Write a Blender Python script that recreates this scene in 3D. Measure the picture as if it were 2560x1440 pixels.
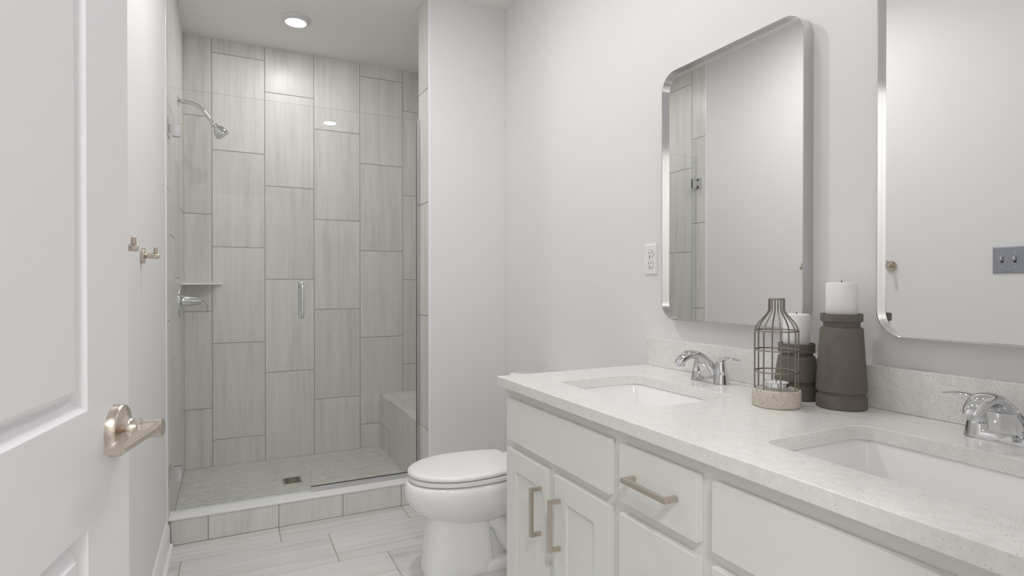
import bpy, bmesh, math, random
from mathutils import Vector, Matrix

random.seed(7)
for _o in list(bpy.data.objects):
    bpy.data.objects.remove(_o)
SC = bpy.context.scene
COL = SC.collection
PI = math.pi

# ------------------------------------------------------------------ camera
EYE = 1.19                                   # lens height above the bathroom floor
cam_data = bpy.data.cameras.new('camera')
cam_data.sensor_fit = 'HORIZONTAL'
cam_data.sensor_width = 36.0
cam_data.lens = 36.0 * 1419.7 / 2560.0
cam_data.clip_start = 0.02
cam = bpy.data.objects.new('camera', cam_data)
COL.objects.link(cam)
cam.location = (0, 0, EYE)
cam.rotation_euler = (math.radians(90 - 0.357), 0, math.radians(-26.363))
SC.camera = cam

# ------------------------------------------------------------------ light + exposure
W = bpy.data.worlds.new('world')
SC.world = W
W.use_nodes = True
W.node_tree.nodes['Background'].inputs[0].default_value = (1, 0.98, 0.95, 1)
W.node_tree.nodes['Background'].inputs[1].default_value = 0.2
SC.view_settings.view_transform = 'Standard'
SC.view_settings.look = 'None'
SC.view_settings.exposure = 0.0
SC.view_settings.gamma = 1.0
SC.view_settings.use_curve_mapping = False
SC.cycles.max_bounces = 12                    # a white room: let the light keep bouncing
SC.cycles.diffuse_bounces = 8
SC.cycles.glossy_bounces = 5
SC.cycles.transparent_max_bounces = 24
SHOWER_LAMP = 142.0      # radiance of the lamp discs
VANITY_LAMP = 82.0
HALL_FILL = 95.0  # added hall fill, lifts the ambient light
ROOM_FILL = 345.0  # added fill for the room and shower


# ------------------------------------------------------------------ node helpers
def mat(name, color=(0.8, 0.8, 0.8), rough=0.5, metal=0.0, spec=0.5, coat=0.0):
    m = bpy.data.materials.new(name)
    m.use_nodes = True
    b = m.node_tree.nodes['Principled BSDF']
    b.inputs['Base Color'].default_value = (*color, 1)
    b.inputs['Roughness'].default_value = rough
    b.inputs['Metallic'].default_value = metal
    b.inputs['Specular IOR Level'].default_value = spec
    b.inputs['Coat Weight'].default_value = coat
    b.inputs['Coat Roughness'].default_value = 0.08
    return m


def N(m, kind, **kw):
    n = m.node_tree.nodes.new(kind)
    for k, v in kw.items():
        setattr(n, k, v)
    return n


def L(m, a, b):
    m.node_tree.links.new(a, b)


def bsdf(m):
    return m.node_tree.nodes['Principled BSDF']


def ramp(m, stops):
    r = N(m, 'ShaderNodeValToRGB')
    e = r.color_ramp.elements
    e[0].position, e[0].color = stops[0][0], (*stops[0][1], 1)
    e[1].position, e[1].color = stops[-1][0], (*stops[-1][1], 1)
    for p, c in stops[1:-1]:
        x = e.new(p)
        x.color = (*c, 1)
    return r


def paint(name, color, rough=0.55, bump=0.04, scale=350):
    m = mat(name, color, rough)
    tc = N(m, 'ShaderNodeNewGeometry')
    n = N(m, 'ShaderNodeTexNoise')
    n.inputs['Scale'].default_value = scale
    n.inputs['Detail'].default_value = 3
    L(m, tc.outputs['Position'], n.inputs['Vector'])
    b = N(m, 'ShaderNodeBump')
    b.inputs['Strength'].default_value = bump
    b.inputs['Distance'].default_value = 0.001
    L(m, n.outputs['Fac'], b.inputs['Height'])
    L(m, b.outputs['Normal'], bsdf(m).inputs['Normal'])
    return m


def stone_tile(name, streak, light, mid, dark, rough=0.35):
    """large-format linear-veined tile; every tile of a mesh is its own island with its own offset"""
    m = mat(name, mid, rough)
    g = N(m, 'ShaderNodeNewGeometry')
    mp = N(m, 'ShaderNodeMapping')
    mp.inputs['Scale'].default_value = streak
    L(m, g.outputs['Position'], mp.inputs['Vector'])
    rnd = N(m, 'ShaderNodeVectorMath', operation='SCALE')
    rnd.inputs[0].default_value = (37.0, 53.0, 29.0)
    L(m, g.outputs['Random Per Island'], rnd.inputs['Scale'])
    add = N(m, 'ShaderNodeVectorMath', operation='ADD')
    L(m, mp.outputs['Vector'], add.inputs[0])
    L(m, rnd.outputs['Vector'], add.inputs[1])
    n1 = N(m, 'ShaderNodeTexNoise')
    n1.inputs['Scale'].default_value = 1.0
    n1.inputs['Detail'].default_value = 4
    n1.inputs['Roughness'].default_value = 0.6
    n1.inputs['Distortion'].default_value = 0.25
    L(m, add.outputs['Vector'], n1.inputs['Vector'])
    n2 = N(m, 'ShaderNodeTexNoise')
    n2.inputs['Scale'].default_value = 3.2
    n2.inputs['Detail'].default_value = 6
    n2.inputs['Roughness'].default_value = 0.65
    L(m, add.outputs['Vector'], n2.inputs['Vector'])
    mix = N(m, 'ShaderNodeMath', operation='MULTIPLY_ADD')
    mix.inputs[1].default_value = 0.36
    L(m, n2.outputs['Fac'], mix.inputs[0])
    sc = N(m, 'ShaderNodeMath', operation='MULTIPLY')
    sc.inputs[1].default_value = 0.64
    L(m, n1.outputs['Fac'], sc.inputs[0])
    L(m, sc.outputs[0], mix.inputs[2])
    r = ramp(m, [(0.36, dark), (0.47, mid), (0.62, light)])
    L(m, mix.outputs[0], r.inputs['Fac'])
    # slight tone shift from tile to tile
    hsv = N(m, 'ShaderNodeHueSaturation')
    mr = N(m, 'ShaderNodeMapRange')
    mr.inputs['To Min'].default_value = 0.95
    mr.inputs['To Max'].default_value = 1.04
    L(m, g.outputs['Random Per Island'], mr.inputs['Value'])
    L(m, mr.outputs['Result'], hsv.inputs['Value'])
    L(m, r.outputs['Color'], hsv.inputs['Color'])
    L(m, hsv.outputs['Color'], bsdf(m).inputs['Base Color'])
    return m


def speckled(name, base, specks, rough=0.2, scale=240, thr=0.16, coat=0.0):
    """quartz / cast stone: small crystals scattered in a plain base"""
    m = mat(name, base, rough, coat=coat)
    g = N(m, 'ShaderNodeNewGeometry')
    v = N(m, 'ShaderNodeTexVoronoi')
    v.inputs['Scale'].default_value = scale
    L(m, g.outputs['Position'], v.inputs['Vector'])
    # only some cells carry a visible crystal
    sep = N(m, 'ShaderNodeSeparateColor')
    L(m, v.outputs['Color'], sep.inputs['Color'])
    pick = N(m, 'ShaderNodeMath', operation='LESS_THAN')
    pick.inputs[1].default_value = 0.24
    L(m, sep.outputs['Red'], pick.inputs[0])
    near = N(m, 'ShaderNodeMath', operation='LESS_THAN')
    near.inputs[1].default_value = thr * 2
    L(m, v.outputs['Distance'], near.inputs[0])
    both = N(m, 'ShaderNodeMath', operation='MULTIPLY')
    L(m, pick.outputs[0], both.inputs[0])
    L(m, near.outputs[0], both.inputs[1])
    r = ramp(m, specks)
    L(m, sep.outputs['Green'], r.inputs['Fac'])
    n = N(m, 'ShaderNodeTexNoise')
    n.inputs['Scale'].default_value = 60
    L(m, g.outputs['Position'], n.inputs['Vector'])
    rb = ramp(m, [(0.3, tuple(c * 0.95 for c in base)), (0.7, tuple(min(1, c * 1.03) for c in base))])
    L(m, n.outputs['Fac'], rb.inputs['Fac'])
    mx = N(m, 'ShaderNodeMix', data_type='RGBA')
    L(m, both.outputs[0], mx.inputs['Factor'])
    L(m, rb.outputs['Color'], mx.inputs[6])
    L(m, r.outputs['Color'], mx.inputs[7])
    L(m, mx.outputs[2], bsdf(m).inputs['Base Color'])
    return m


def brushed(name, color, rough=0.28):
    m = mat(name, color, rough, 1.0)
    g = N(m, 'ShaderNodeTexCoord')
    n = N(m, 'ShaderNodeTexNoise')
    n.inputs['Scale'].default_value = 220
    L(m, g.outputs['Object'], n.inputs['Vector'])
    mr = N(m, 'ShaderNodeMapRange')
    mr.inputs['To Min'].default_value = rough - 0.05
    mr.inputs['To Max'].default_value = rough + 0.06
    L(m, n.outputs['Fac'], mr.inputs['Value'])
    L(m, mr.outputs['Result'], bsdf(m).inputs['Roughness'])
    return m


def glass_mat(name, tint):
    """thin clear pane: light passes straight through with a faint tint, Fresnel sheen on the surface"""
    m = bpy.data.materials.new(name)
    m.use_nodes = True
    nt = m.node_tree
    nt.nodes.remove(nt.nodes['Principled BSDF'])
    out = nt.nodes['Material Output']
    t = N(m, 'ShaderNodeBsdfTransparent')
    t.inputs['Color'].default_value = (*tint, 1)
    gl = N(m, 'ShaderNodeBsdfGlossy')
    gl.inputs['Roughness'].default_value = 0.0
    gl.inputs['Color'].default_value = (0.95, 0.97, 0.96, 1)
    f = N(m, 'ShaderNodeFresnel')
    f.inputs['IOR'].default_value = 1.52
    # only the outward faces carry the sheen (the pane does not bend light, so no internal reflection)
    geo = N(m, 'ShaderNodeNewGeometry')
    out_only = N(m, 'ShaderNodeMath', operation='SUBTRACT')
    out_only.inputs[0].default_value = 1.0
    L(m, geo.outputs['Backfacing'], out_only.inputs[1])
    fac = N(m, 'ShaderNodeMath', operation='MULTIPLY')
    L(m, f.outputs['Fac'], fac.inputs[0])
    L(m, out_only.outputs[0], fac.inputs[1])
    mx = N(m, 'ShaderNodeMixShader')
    L(m, fac.outputs[0], mx.inputs['Fac'])
    L(m, t.outputs[0], mx.inputs[1])
    L(m, gl.outputs[0], mx.inputs[2])
    L(m, mx.outputs[0], out.inputs['Surface'])
    return m


def emit(name, color, strength):
    m = mat(name, (0.9, 0.9, 0.9), 0.5)
    bsdf(m).inputs['Emission Color'].default_value = (*color, 1)
    bsdf(m).inputs['Emission Strength'].default_value = strength
    return m


TL, TM, TD = (0.76, 0.75, 0.72), (0.705, 0.694, 0.662), (0.630, 0.612, 0.575)
M = dict(
    wall=paint('wall_paint', (0.80, 0.791, 0.786), 0.6),
    ceiling=paint('ceiling_paint', (0.84, 0.835, 0.815), 0.8, 0.08, 200),
    white_trim=paint('trim_enamel', (0.88, 0.88, 0.89), 0.3, 0.01),
    door=paint('door_enamel', (0.84, 0.84, 0.86), 0.35, 0.03, 120),
    cabinet=paint('cabinet_enamel', (0.76, 0.765, 0.73), 0.38, 0.015),
    tile_v=stone_tile('wall_tile', (20, 20, 1.3), TL, TM, TD),
    tile_h=stone_tile('floor_tile', (0.9, 26, 26), (0.73, 0.725, 0.705), (0.665, 0.66, 0.64), (0.565, 0.555, 0.53)),
    mosaic=stone_tile('herringbone_tile', (5, 5, 5), (0.74, 0.73, 0.70), (0.69, 0.68, 0.645), (0.63, 0.61, 0.575), 0.4),
    grout=mat('grout', (0.42, 0.405, 0.375), 0.85),
    mosaic_grout=mat('mosaic_grout', (0.36, 0.35, 0.33), 0.85),
    curb_cap=mat('white_marble', (0.89, 0.885, 0.885), 0.25),
    quartz=speckled('quartz', (0.805, 0.792, 0.768), [(0.0, (0.48, 0.36, 0.25)), (0.35, (0.66, 0.56, 0.45)), (0.7, (0.52, 0.48, 0.42)), (1.0, (0.70, 0.54, 0.40))], 0.16, 350, 0.16),
    porcelain=mat('porcelain', (0.885, 0.885, 0.88), 0.08, coat=0.3),
    plastic=mat('white_plastic', (0.86, 0.86, 0.86), 0.3),
    dark=mat('dark_recess', (0.02, 0.02, 0.02), 0.6),
    chrome=mat('chrome', (0.70, 0.705, 0.715), 0.045, 1.0),
    nickel=brushed('satin_nickel', (0.63, 0.56, 0.49), 0.24),
    frame_steel=mat('polished_steel', (0.66, 0.66, 0.66), 0.10, 1.0),
    mirror=mat('mirror_silver', (0.93, 0.935, 0.93), 0.0, 1.0),
    glass=glass_mat('clear_glass', (0.986, 0.992, 0.986)),
    glass_edge=glass_mat('glass_edge', (0.78, 0.84, 0.81)),
    channel=brushed('channel_aluminium', (0.60, 0.60, 0.60), 0.22),
    switch_grey=brushed('grey_plate', (0.36, 0.38, 0.43), 0.35),
    drain=brushed('drain_nickel', (0.42, 0.37, 0.28), 0.3),
    stone_dark=speckled('dark_cast_stone', (0.156, 0.135, 0.114), [(0.0, (0.07, 0.06, 0.05)), (0.5, (0.11, 0.094, 0.08)), (1.0, (0.19, 0.165, 0.14))], 0.75, 420, 0.20),
    stone_light=speckled('sand_cast_stone', (0.58, 0.53, 0.46), [(0.0, (0.30, 0.26, 0.20)), (0.5, (0.40, 0.36, 0.29)), (1.0, (0.48, 0.44, 0.38))], 0.7, 330, 0.25),
    wire=brushed('lantern_wire', (0.30, 0.265, 0.235), 0.36),
    wax=mat('candle_wax', (0.86, 0.86, 0.85), 0.45),
    wick=mat('wick', (0.02, 0.02, 0.02), 0.9),
    tin=mat('tealight_tin', (0.75, 0.76, 0.78), 0.15, 1.0),
    hall=paint('hall_paint', (0.77, 0.755, 0.735), 0.6),
    lamp_ring=mat('lamp_trim', (0.74, 0.74, 0.75), 0.5),
    lamp_shower=emit('shower_lamp_glow', (0.995, 0.99, 1.0), SHOWER_LAMP),
    lamp_vanity=emit('vanity_lamp_glow', (0.985, 0.982, 1.0), VANITY_LAMP),
    fill_hall=emit('hall_fill_glow', (0.985, 0.982, 1.0), HALL_FILL),
    fill_room=emit('room_fill_glow', (0.985, 0.982, 1.0), ROOM_FILL),
)
bsdf(M['wax']).inputs['Subsurface Weight'].default_value = 0.15
bsdf(M['wax']).inputs['Subsurface Radius'].default_value = (0.02, 0.018, 0.015)


# ------------------------------------------------------------------ mesh helpers
class MB:
    """collects shapes; build() links them as ONE mesh object"""

    def __init__(self):
        self.v, self.f, self.m = [], [], []
        self.cur = 0

    def add(self, vs, fs):
        o = len(self.v)
        self.v += [tuple(p) for p in vs]
        for f in fs:
            self.f.append([i + o for i in f])
            self.m.append(self.cur)

    def box(self, x0, x1, y0, y1, z0, z1):
        x0, x1 = min(x0, x1), max(x0, x1)
        y0, y1 = min(y0, y1), max(y0, y1)
        z0, z1 = min(z0, z1), max(z0, z1)
        vs = [(x, y, z) for z in (z0, z1) for y in (y0, y1) for x in (x0, x1)]
        self.add(vs, [(0, 2, 3, 1), (4, 5, 7, 6), (0, 1, 5, 4), (2, 6, 7, 3), (0, 4, 6, 2), (1, 3, 7, 5)])

    def loft(self, rings, cap0=True, cap1=True, closed=True):
        n = len(rings[0])
        vs = [p for r in rings for p in r]
        fs = []
        for i in range(len(rings) - 1):
            for j in range(n if closed else n - 1):
                k = (j + 1) % n
                fs.append((i * n + j, i * n + k, (i + 1) * n + k, (i + 1) * n + j))
        if cap0:
            fs.append(tuple(reversed(range(n))))
        if cap1:
            fs.append(tuple(range((len(rings) - 1) * n, len(rings) * n)))
        self.add(vs, fs)

    def lathe(self, prof, c=(0, 0, 0), axis=(0, 0, 1), seg=48, cap0=True, cap1=True):
        """prof: (radius, height along axis)"""
        a = Vector(axis).normalized()
        t = Vector((1, 0, 0)) if abs(a.x) < 0.9 else Vector((0, 1, 0))
        u = a.cross(t).normalized()
        w = a.cross(u)
        c = Vector(c)
        rings = []
        for r, h in prof:
            r = max(r, 1e-5)
            rings.append([c + a * h + (u * math.cos(2 * PI * k / seg) + w * math.sin(2 * PI * k / seg)) * r for k in range(seg)])
        self.loft(rings, cap0, cap1)

    def tube(self, pts, rad, seg=16, cap=True, closed=False):
        pts = [Vector(p) for p in pts]
        n = len(pts)
        rr = rad if isinstance(rad, (list, tuple)) else [rad] * n
        tang = []
        for i in range(n):
            if closed:
                d = pts[(i + 1) % n] - pts[i - 1]
            else:
                d = pts[min(i + 1, n - 1)] - pts[max(i - 1, 0)]
            tang.append(d.normalized())
        t = Vector((0, 0, 1)) if abs(tang[0].z) < 0.9 else Vector((1, 0, 0))
        u = tang[0].cross(t).normalized()
        rings = []
        for i in range(n):
            u = (u - tang[i] * u.dot(tang[i])).normalized()
            w = tang[i].cross(u)
            rings.append([pts[i] + (u * math.cos(2 * PI * k / seg) + w * math.sin(2 * PI * k / seg)) * rr[i] for k in range(seg)])
        if closed:
            rings.append(rings[0])
            self.loft(rings, False, False)
        else:
            self.loft(rings, cap, cap)

    def build(self, name, mats, parent=None, smooth=None, bevel=None, seg=2, loc=None):
        me = bpy.data.meshes.new(name)
        me.from_pydata(self.v, [], self.f)
        if not isinstance(mats, (list, tuple)):
            mats = [mats]
        for m in mats:
            me.materials.append(m)
        me.polygons.foreach_set('material_index', self.m)
        bm = bmesh.new()
        bm.from_mesh(me)
        bmesh.ops.recalc_face_normals(bm, faces=bm.faces)
        bm.to_mesh(me)
        bm.free()
        if smooth is not None:
            me.shade_smooth()
            me.set_sharp_from_angle(angle=math.radians(smooth))
        me.update()
        o = bpy.data.objects.new(name, me)
        COL.objects.link(o)
        if parent is not None:
            o.parent = parent
            o.matrix_parent_inverse = Matrix.Identity(4)
            # meshes are written in world metres; shift into the parent's frame
            off = parent_offset(parent)
            me.transform(Matrix.Translation(-off))
        if bevel:
            b = o.modifiers.new('soft_edges', 'BEVEL')
            b.width = bevel
            b.segments = seg
            b.limit_method = 'ANGLE'
            b.angle_limit = math.radians(40)
            b.harden_normals = False
        return o


def parent_offset(p):
    off = Vector((0, 0, 0))
    while p is not None:
        off += Vector(p.location)
        p = p.parent
    return off


def empty(name, loc, label, cat, group=None):
    o = bpy.data.objects.new(name, None)
    o.empty_display_size = 0.05
    COL.objects.link(o)
    o.location = loc
    return tag(o, label, cat, group)


def tag(o, label, cat, group=None, kind=None):
    o['label'] = label
    o['category'] = cat
    if group:
        o['group'] = group
    if kind:
        o['kind'] = kind
    return o


def struct(o):
    o['kind'] = 'structure'
    return o


def copy_tree(o, parent=None):
    c = o.copy()
    COL.objects.link(c)
    if parent is not None:
        c.parent = parent
    for ch in list(o.children):
        copy_tree(ch, c)
    return c


def rrect(x0, x1, y0, y1, r, z, n=8):
    """rounded rectangle ring in the XY plane"""
    pts = []
    for cx, cy, a0 in ((x1 - r, y1 - r, 0), (x0 + r, y1 - r, 90), (x0 + r, y0 + r, 180), (x1 - r, y0 + r, 270)):
        for k in range(n + 1):
            a = math.radians(a0 + 90 * k / n)
            pts.append((cx + r * math.cos(a), cy + r * math.sin(a), z))
    return pts


def smoothpath(pts, n=8):
    """Catmull-Rom through pts"""
    P = [Vector(p) for p in pts]
    P = [P[0] * 2 - P[1]] + P + [P[-1] * 2 - P[-2]]
    out = []
    for i in range(1, len(P) - 2):
        for k in range(n):
            t = k / n
            a, b, c, d = P[i - 1], P[i], P[i + 1], P[i + 2]
            out.append(0.5 * ((2 * b) + (c - a) * t + (2 * a - 5 * b + 4 * c - d) * t * t + (3 * b - a - 3 * c + d) * t ** 3))
    out.append(P[-2])
    return out


# ------------------------------------------------------------------ dimensions (metres, floor = 0)
XL, XLP = -0.257, -0.262        # shower tile face / painted face of the left wall
XR = 1.395                      # right wall
YB = 4.03                       # back wall of the shower
YW = 2.90                       # front face of the wing wall
YWB = 3.08                      # its back face
XJ = 0.944                      # tiled jamb of the wing wall
CEIL = 2.734
SFL = 0.043                     # shower floor
CURB = 0.126                    # curb top
YF0, YF1 = 0.03, 0.15           # front wall (the doorway the picture is taken from)
YG = 3.065                      # glass line
G = 0.0054                      # grout joint
PITCH_W, PITCH_H = 0.3050, 0.6090


def tile_face(mb, P, U, V, Nn, u0, u1, v0, v1, t=0.0016, ch=0.0009):
    """one tile as a chamfered slab in the frame P + U u + V v; its face stands t off the grout"""
    U, V, Nn, P = Vector(U), Vector(V), Vector(Nn), Vector(P)
    if u1 - u0 < 0.004 or v1 - v0 < 0.004:
        return
    q = lambda u, v, n: P + U * u + V * v + Nn * n
    a = [q(u0, v0, 0), q(u1, v0, 0), q(u1, v1, 0), q(u0, v1, 0)]
    b = [q(u0, v0, t - ch), q(u1, v0, t - ch), q(u1, v1, t - ch), q(u0, v1, t - ch)]
    c = [q(u0 + ch, v0 + ch, t), q(u1 - ch, v0 + ch, t), q(u1 - ch, v1 - ch, t), q(u0 + ch, v1 - ch, t)]
    mb.loft([a, b, c], False, True)


def tiled_area(mb, P, U, V, Nn, u0, u1, v0, v1, cols, joint_of, pitch=PITCH_H, skip=None):
    """columns of tiles along V between the column joints cols; joint_of(i) is one joint height of column i"""
    edges = [u0] + [c for c in cols if u0 < c < u1] + [u1]
    for i in range(len(edges) - 1):
        a = edges[i] + (G / 2 if i > 0 else 0)
        b = edges[i + 1] - (G / 2 if i < len(edges) - 2 else 0)
        j = joint_of((edges[i] + edges[i + 1]) / 2)
        k0 = math.floor((v0 - j) / pitch)
        s = v0
        k = k0 + 1
        while s < v1 - 1e-6:
            e = min(j + k * pitch, v1)
            k += 1
            if e <= s + 1e-6:
                continue
            lo = s + (G / 2 if s > v0 else 0)
            hi = e - (G / 2 if e < v1 else 0)
            tile_face(mb, P, U, V, Nn, a, b, lo, hi)
            s = e


# ------------------------------------------------------------------ setting: floors, ceiling, walls
def build_floor():
    mb = MB()
    mb.cur = 1
    mb.box(XLP - 0.1, XR + 0.1, YF0 - 2.2, 3.09, -0.10, -0.0016)
    mb.cur = 0
    # rows run along X, 0.305 deep, 0.61 long, stepping by a third
    y_ref, j_ref = 2.8155, 0.2075
    for r in range(-16, 2):
        y0 = y_ref + r * 0.305
        y1 = y0 + 0.305
        j = j_ref - r * 0.2085
        if y1 < YF0 - 2.1:
            continue
        y1c = min(y1, 3.0)
        k = math.floor((XLP - j) / 0.61)
        x = j + k * 0.61
        while x < XR:
            a, b = max(x + 0.0026, XLP), min(x + 0.61 - 0.0026, XR)
            tile_face(mb, (0, 0, -0.0016), (1, 0, 0), (0, 1, 0), (0, 0, 1), a, b, y0 + 0.0022, y1c - 0.0022)
            x += 0.61
    return struct(mb.build('floor', [M['tile_h'], M['grout']]))


build_floor()


def herringbone(x0, x1, y0, y1, w=0.0190, n=4, g=0.0032):
    Lh = w * n
    s, t = (-w, w), (Lh, Lh)
    c45 = math.sqrt(0.5)

    def clip(poly):
        for ax, val, sign in ((0, x0, 1), (0, x1, -1), (1, y0, 1), (1, y1, -1)):
            out = []
            for i in range(len(poly)):
                p, q = poly[i], poly[(i + 1) % len(poly)]
                dp, dq = (p[ax] - val) * sign, (q[ax] - val) * sign
                if dp >= 0:
                    out.append(p)
                if (dp >= 0) != (dq >= 0):
                    k = dp / (dp - dq)
                    out.append((p[0] + (q[0] - p[0]) * k, p[1] + (q[1] - p[1]) * k))
            poly = out
            if len(poly) < 3:
                return None
        return poly

    mb = MB()
    mb.cur = 1
    mb.box(x0 - 0.02, x1 + 0.02, y0 - 0.02, y1 + 0.02, -0.05, SFL - 0.0012)
    mb.cur = 0
    cx, cy = (x0 + x1) / 2, (y0 + y1) / 2
    for a in range(-100, 101):
        for b in range(-20, 21):
            ox, oy = a * s[0] + b * t[0], a * s[1] + b * t[1]
            for (rx0, ry0, rx1, ry1) in ((0, 0, Lh, w), (Lh, 0, Lh + w, Lh)):
                rx0_, ry0_, rx1_, ry1_ = rx0 + ox + g / 2, ry0 + oy + g / 2, rx1 + ox - g / 2, ry1 + oy - g / 2
                poly = [(cx + (x - y) * c45, cy + (x + y) * c45) for x, y in ((rx0_, ry0_), (rx1_, ry0_), (rx1_, ry1_), (rx0_, ry1_))]
                poly = clip(poly)
                if poly:
                    mb.loft([[(p[0], p[1], SFL - 0.0012) for p in poly], [(p[0], p[1], SFL) for p in poly]], False, True)
    return struct(mb.build('floor_shower', [M['mosaic'], M['mosaic_grout']]))


herringbone(XL + 0.001, XR - 0.001, 3.093, YB - 0.001)


def ceiling():
    mb = MB()
    mb.box(-1.3, 1.7, -2.25, YB + 0.1, CEIL, CEIL + 0.1)
    return struct(mb.build('ceiling', M['ceiling']))


ceiling()

J0 = 0.440 + EYE                # a joint height in column 0; every next column steps down a third
STEP = 0.2030
jz = lambda i: J0 - STEP * i


def wall_back():
    mb = MB()
    mb.cur = 1
    mb.box(XL - 0.1, XR + 0.1, YB + 0.0016, YB + 0.12, -0.05, CEIL)
    mb.cur = 0
    cols = [-0.1035 + PITCH_W * k for k in range(6)]
    tiled_area(mb, (0, YB + 0.0016, 0), (1, 0, 0), (0, 0, 1), (0, -1, 0), XL, XR, SFL, CEIL, cols,
               lambda u: jz(math.floor((u + 0.1035) / PITCH_W) + 1))
    return struct(mb.build('wall_back', [M['tile_v'], M['grout']]))


wall_back()


def wall_shower_left():
    mb = MB()
    mb.cur = 1
    mb.box(XL - 0.1, XL - 0.0016, 2.986, YB + 0.001, -0.05, CEIL)
    mb.cur = 0
    cols = [YB - PITCH_W * k for k in (3, 2, 1)]
    tiled_area(mb, (XL - 0.0016, 0, 0), (0, 1, 0), (0, 0, 1), (1, 0, 0), 2.986, YB - 0.001, 0.05, CEIL, cols,
               lambda u: jz(-int((YB - u) / PITCH_W)))
    return struct(mb.build('wall_shower_left', [M['tile_v'], M['grout']]))


wall_shower_left()


def wall_shower_right():
    mb = MB()
    mb.cur = 1
    mb.box(XR + 0.0016, XR + 0.1, YWB - 0.001, YB + 0.001, -0.05, CEIL)
    mb.cur = 0
    cols = [YB - PITCH_W * k for k in (3, 2, 1)]
    tiled_area(mb, (XR + 0.0016, 0, 0), (0, 1, 0), (0, 0, 1), (-1, 0, 0), YWB, YB - 0.001, SFL, CEIL, cols,
               lambda u: jz(6 + int((YB - u) / PITCH_W)))
    return struct(mb.build('wall_shower_right', [M['tile_v'], M['grout']]))


wall_shower_right()

mb = MB()
mb.box(XLP - 0.1, XLP, YF1, 2.976, -0.05, CEIL)
struct(mb.build('wall_left', M['wall']))

mb = MB()
mb.box(XR, XR + 0.1, YF0, YWB, -0.05, CEIL)
struct(mb.build('wall_right', M['wall']))


def wall_wing():
    """short wall between the toilet nook and the shower: painted front, tiled jamb and back"""
    mb = MB()
    mb.cur = 0
    mb.box(XJ + 0.004, XR - 0.0005, YW, YWB - 0.004, -0.05, CEIL)
    mb.cur = 2
    mb.box(XJ + 0.0016, XJ + 0.004, YW + 0.012, YWB - 0.003, -0.04, CEIL - 0.0005)
    mb.box(XJ + 0.003, XR - 0.001, YWB - 0.004, YWB - 0.0016, SFL, CEIL - 0.0005)
    mb.cur = 1
    tiled_area(mb, (XJ + 0.0016, 0, 0), (0, 1, 0), (0, 0, 1), (-1, 0, 0), YW + 0.012, YWB, CURB, CEIL - 0.0005, [], lambda u: jz(0))
    cols = [XJ + PITCH_W]
    tiled_area(mb, (0, YWB - 0.0016, 0), (1, 0, 0), (0, 0, 1), (0, 1, 0), XJ, XR - 0.001, SFL, CEIL - 0.0005, cols,
               lambda u: jz(1 if u < XJ + PITCH_W else 2))
    return struct(mb.build('wall_wing', [M['wall'], M['tile_v'], M['grout']]))


wall_wing()

# slim white profile where the jamb tile meets the paint, and the same on the left wall
mb = MB()
mb.box(XJ, XJ + 0.010, YW - 0.001, YW + 0.012, 0.0, CEIL - 0.001)
struct(mb.build('trim_1', M['white_trim'], bevel=0.002))


mb = MB()
mb.box(XLP - 0.002, XL + 0.0004, 2.9765, 2.9855, 0.0, CEIL - 0.001)
struct(mb.build('trim_2', M['white_trim'], bevel=0.0015))


def wall_front():
    mb = MB()
    mb.box(0.56, XR - 0.0005, YF0, YF1, -0.05, CEIL - 0.0005)
    mb.box(-1.3, XLP - 0.002, YF0, YF1, -0.05, CEIL - 0.0005)
    mb.box(XLP - 0.002, 0.56, YF0, YF1, 2.06, CEIL - 0.0005)
    return struct(mb.build('wall_front', M['wall']))


wall_front()


def hall():
    mb = MB()
    mb.box(-1.3, -1.2, -2.2, YF0, -0.1, CEIL - 0.0005)
    struct(mb.build('wall_hall_left', M['hall']))
    mb = MB()
    mb.box(1.5, 1.6, -2.2, YF0, -0.1, CEIL - 0.0005)
    struct(mb.build('wall_hall_right', M['hall']))
    mb = MB()
    mb.box(-1.3, 1.6, -2.25, -2.15, -0.1, CEIL - 0.0005)
    struct(mb.build('wall_hall_back', M['hall']))


hall()


def baseboard(name, p0, p1, inward, h=0.122):
    """ogee-topped board with a quarter-round shoe; runs p0 -> p1, profile grows along inward"""
    p0, p1, n = Vector(p0), Vector(p1), Vector(inward)
    prof = [(0, 0.0), (0.014, 0.0), (0.014, h - 0.030), (0.012, h - 0.022), (0.0075, h - 0.010), (0.006, h - 0.003), (0.004, h), (0, h)]
    mb = MB()
    mb.loft([[p + n * a + Vector((0, 0, z)) for a, z in prof] for p in (p0, p1)])
    o = struct(mb.build(name, M['white_trim'], smooth=30))
    sh = [(0.0142, 0.0), (0.0275, 0.0), (0.0275, 0.008)] + [(0.0142 + 0.0133 * math.cos(a), 0.008 + 0.0133 * math.sin(a)) for a in (0.4, 0.8, 1.2)] + [(0.0142, 0.0213)]
    mb = MB()
    mb.loft([[p + n * a + Vector((0, 0, z)) for a, z in sh] for p in (p0, p1)])
    mb.build('shoe_moulding', M['white_trim'], o, smooth=40)
    return o


baseboard('baseboard_left', (XLP, YF1, 0), (XLP, 2.974, 0), (1, 0, 0))
baseboard('baseboard_wing', (XJ + 0.012, YW, 0), (XR, YW, 0), (0, -1, 0))
baseboard('baseboard_right', (XR, 1.66, 0), (XR, YW - 0.028, 0), (-1, 0, 0))


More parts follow.
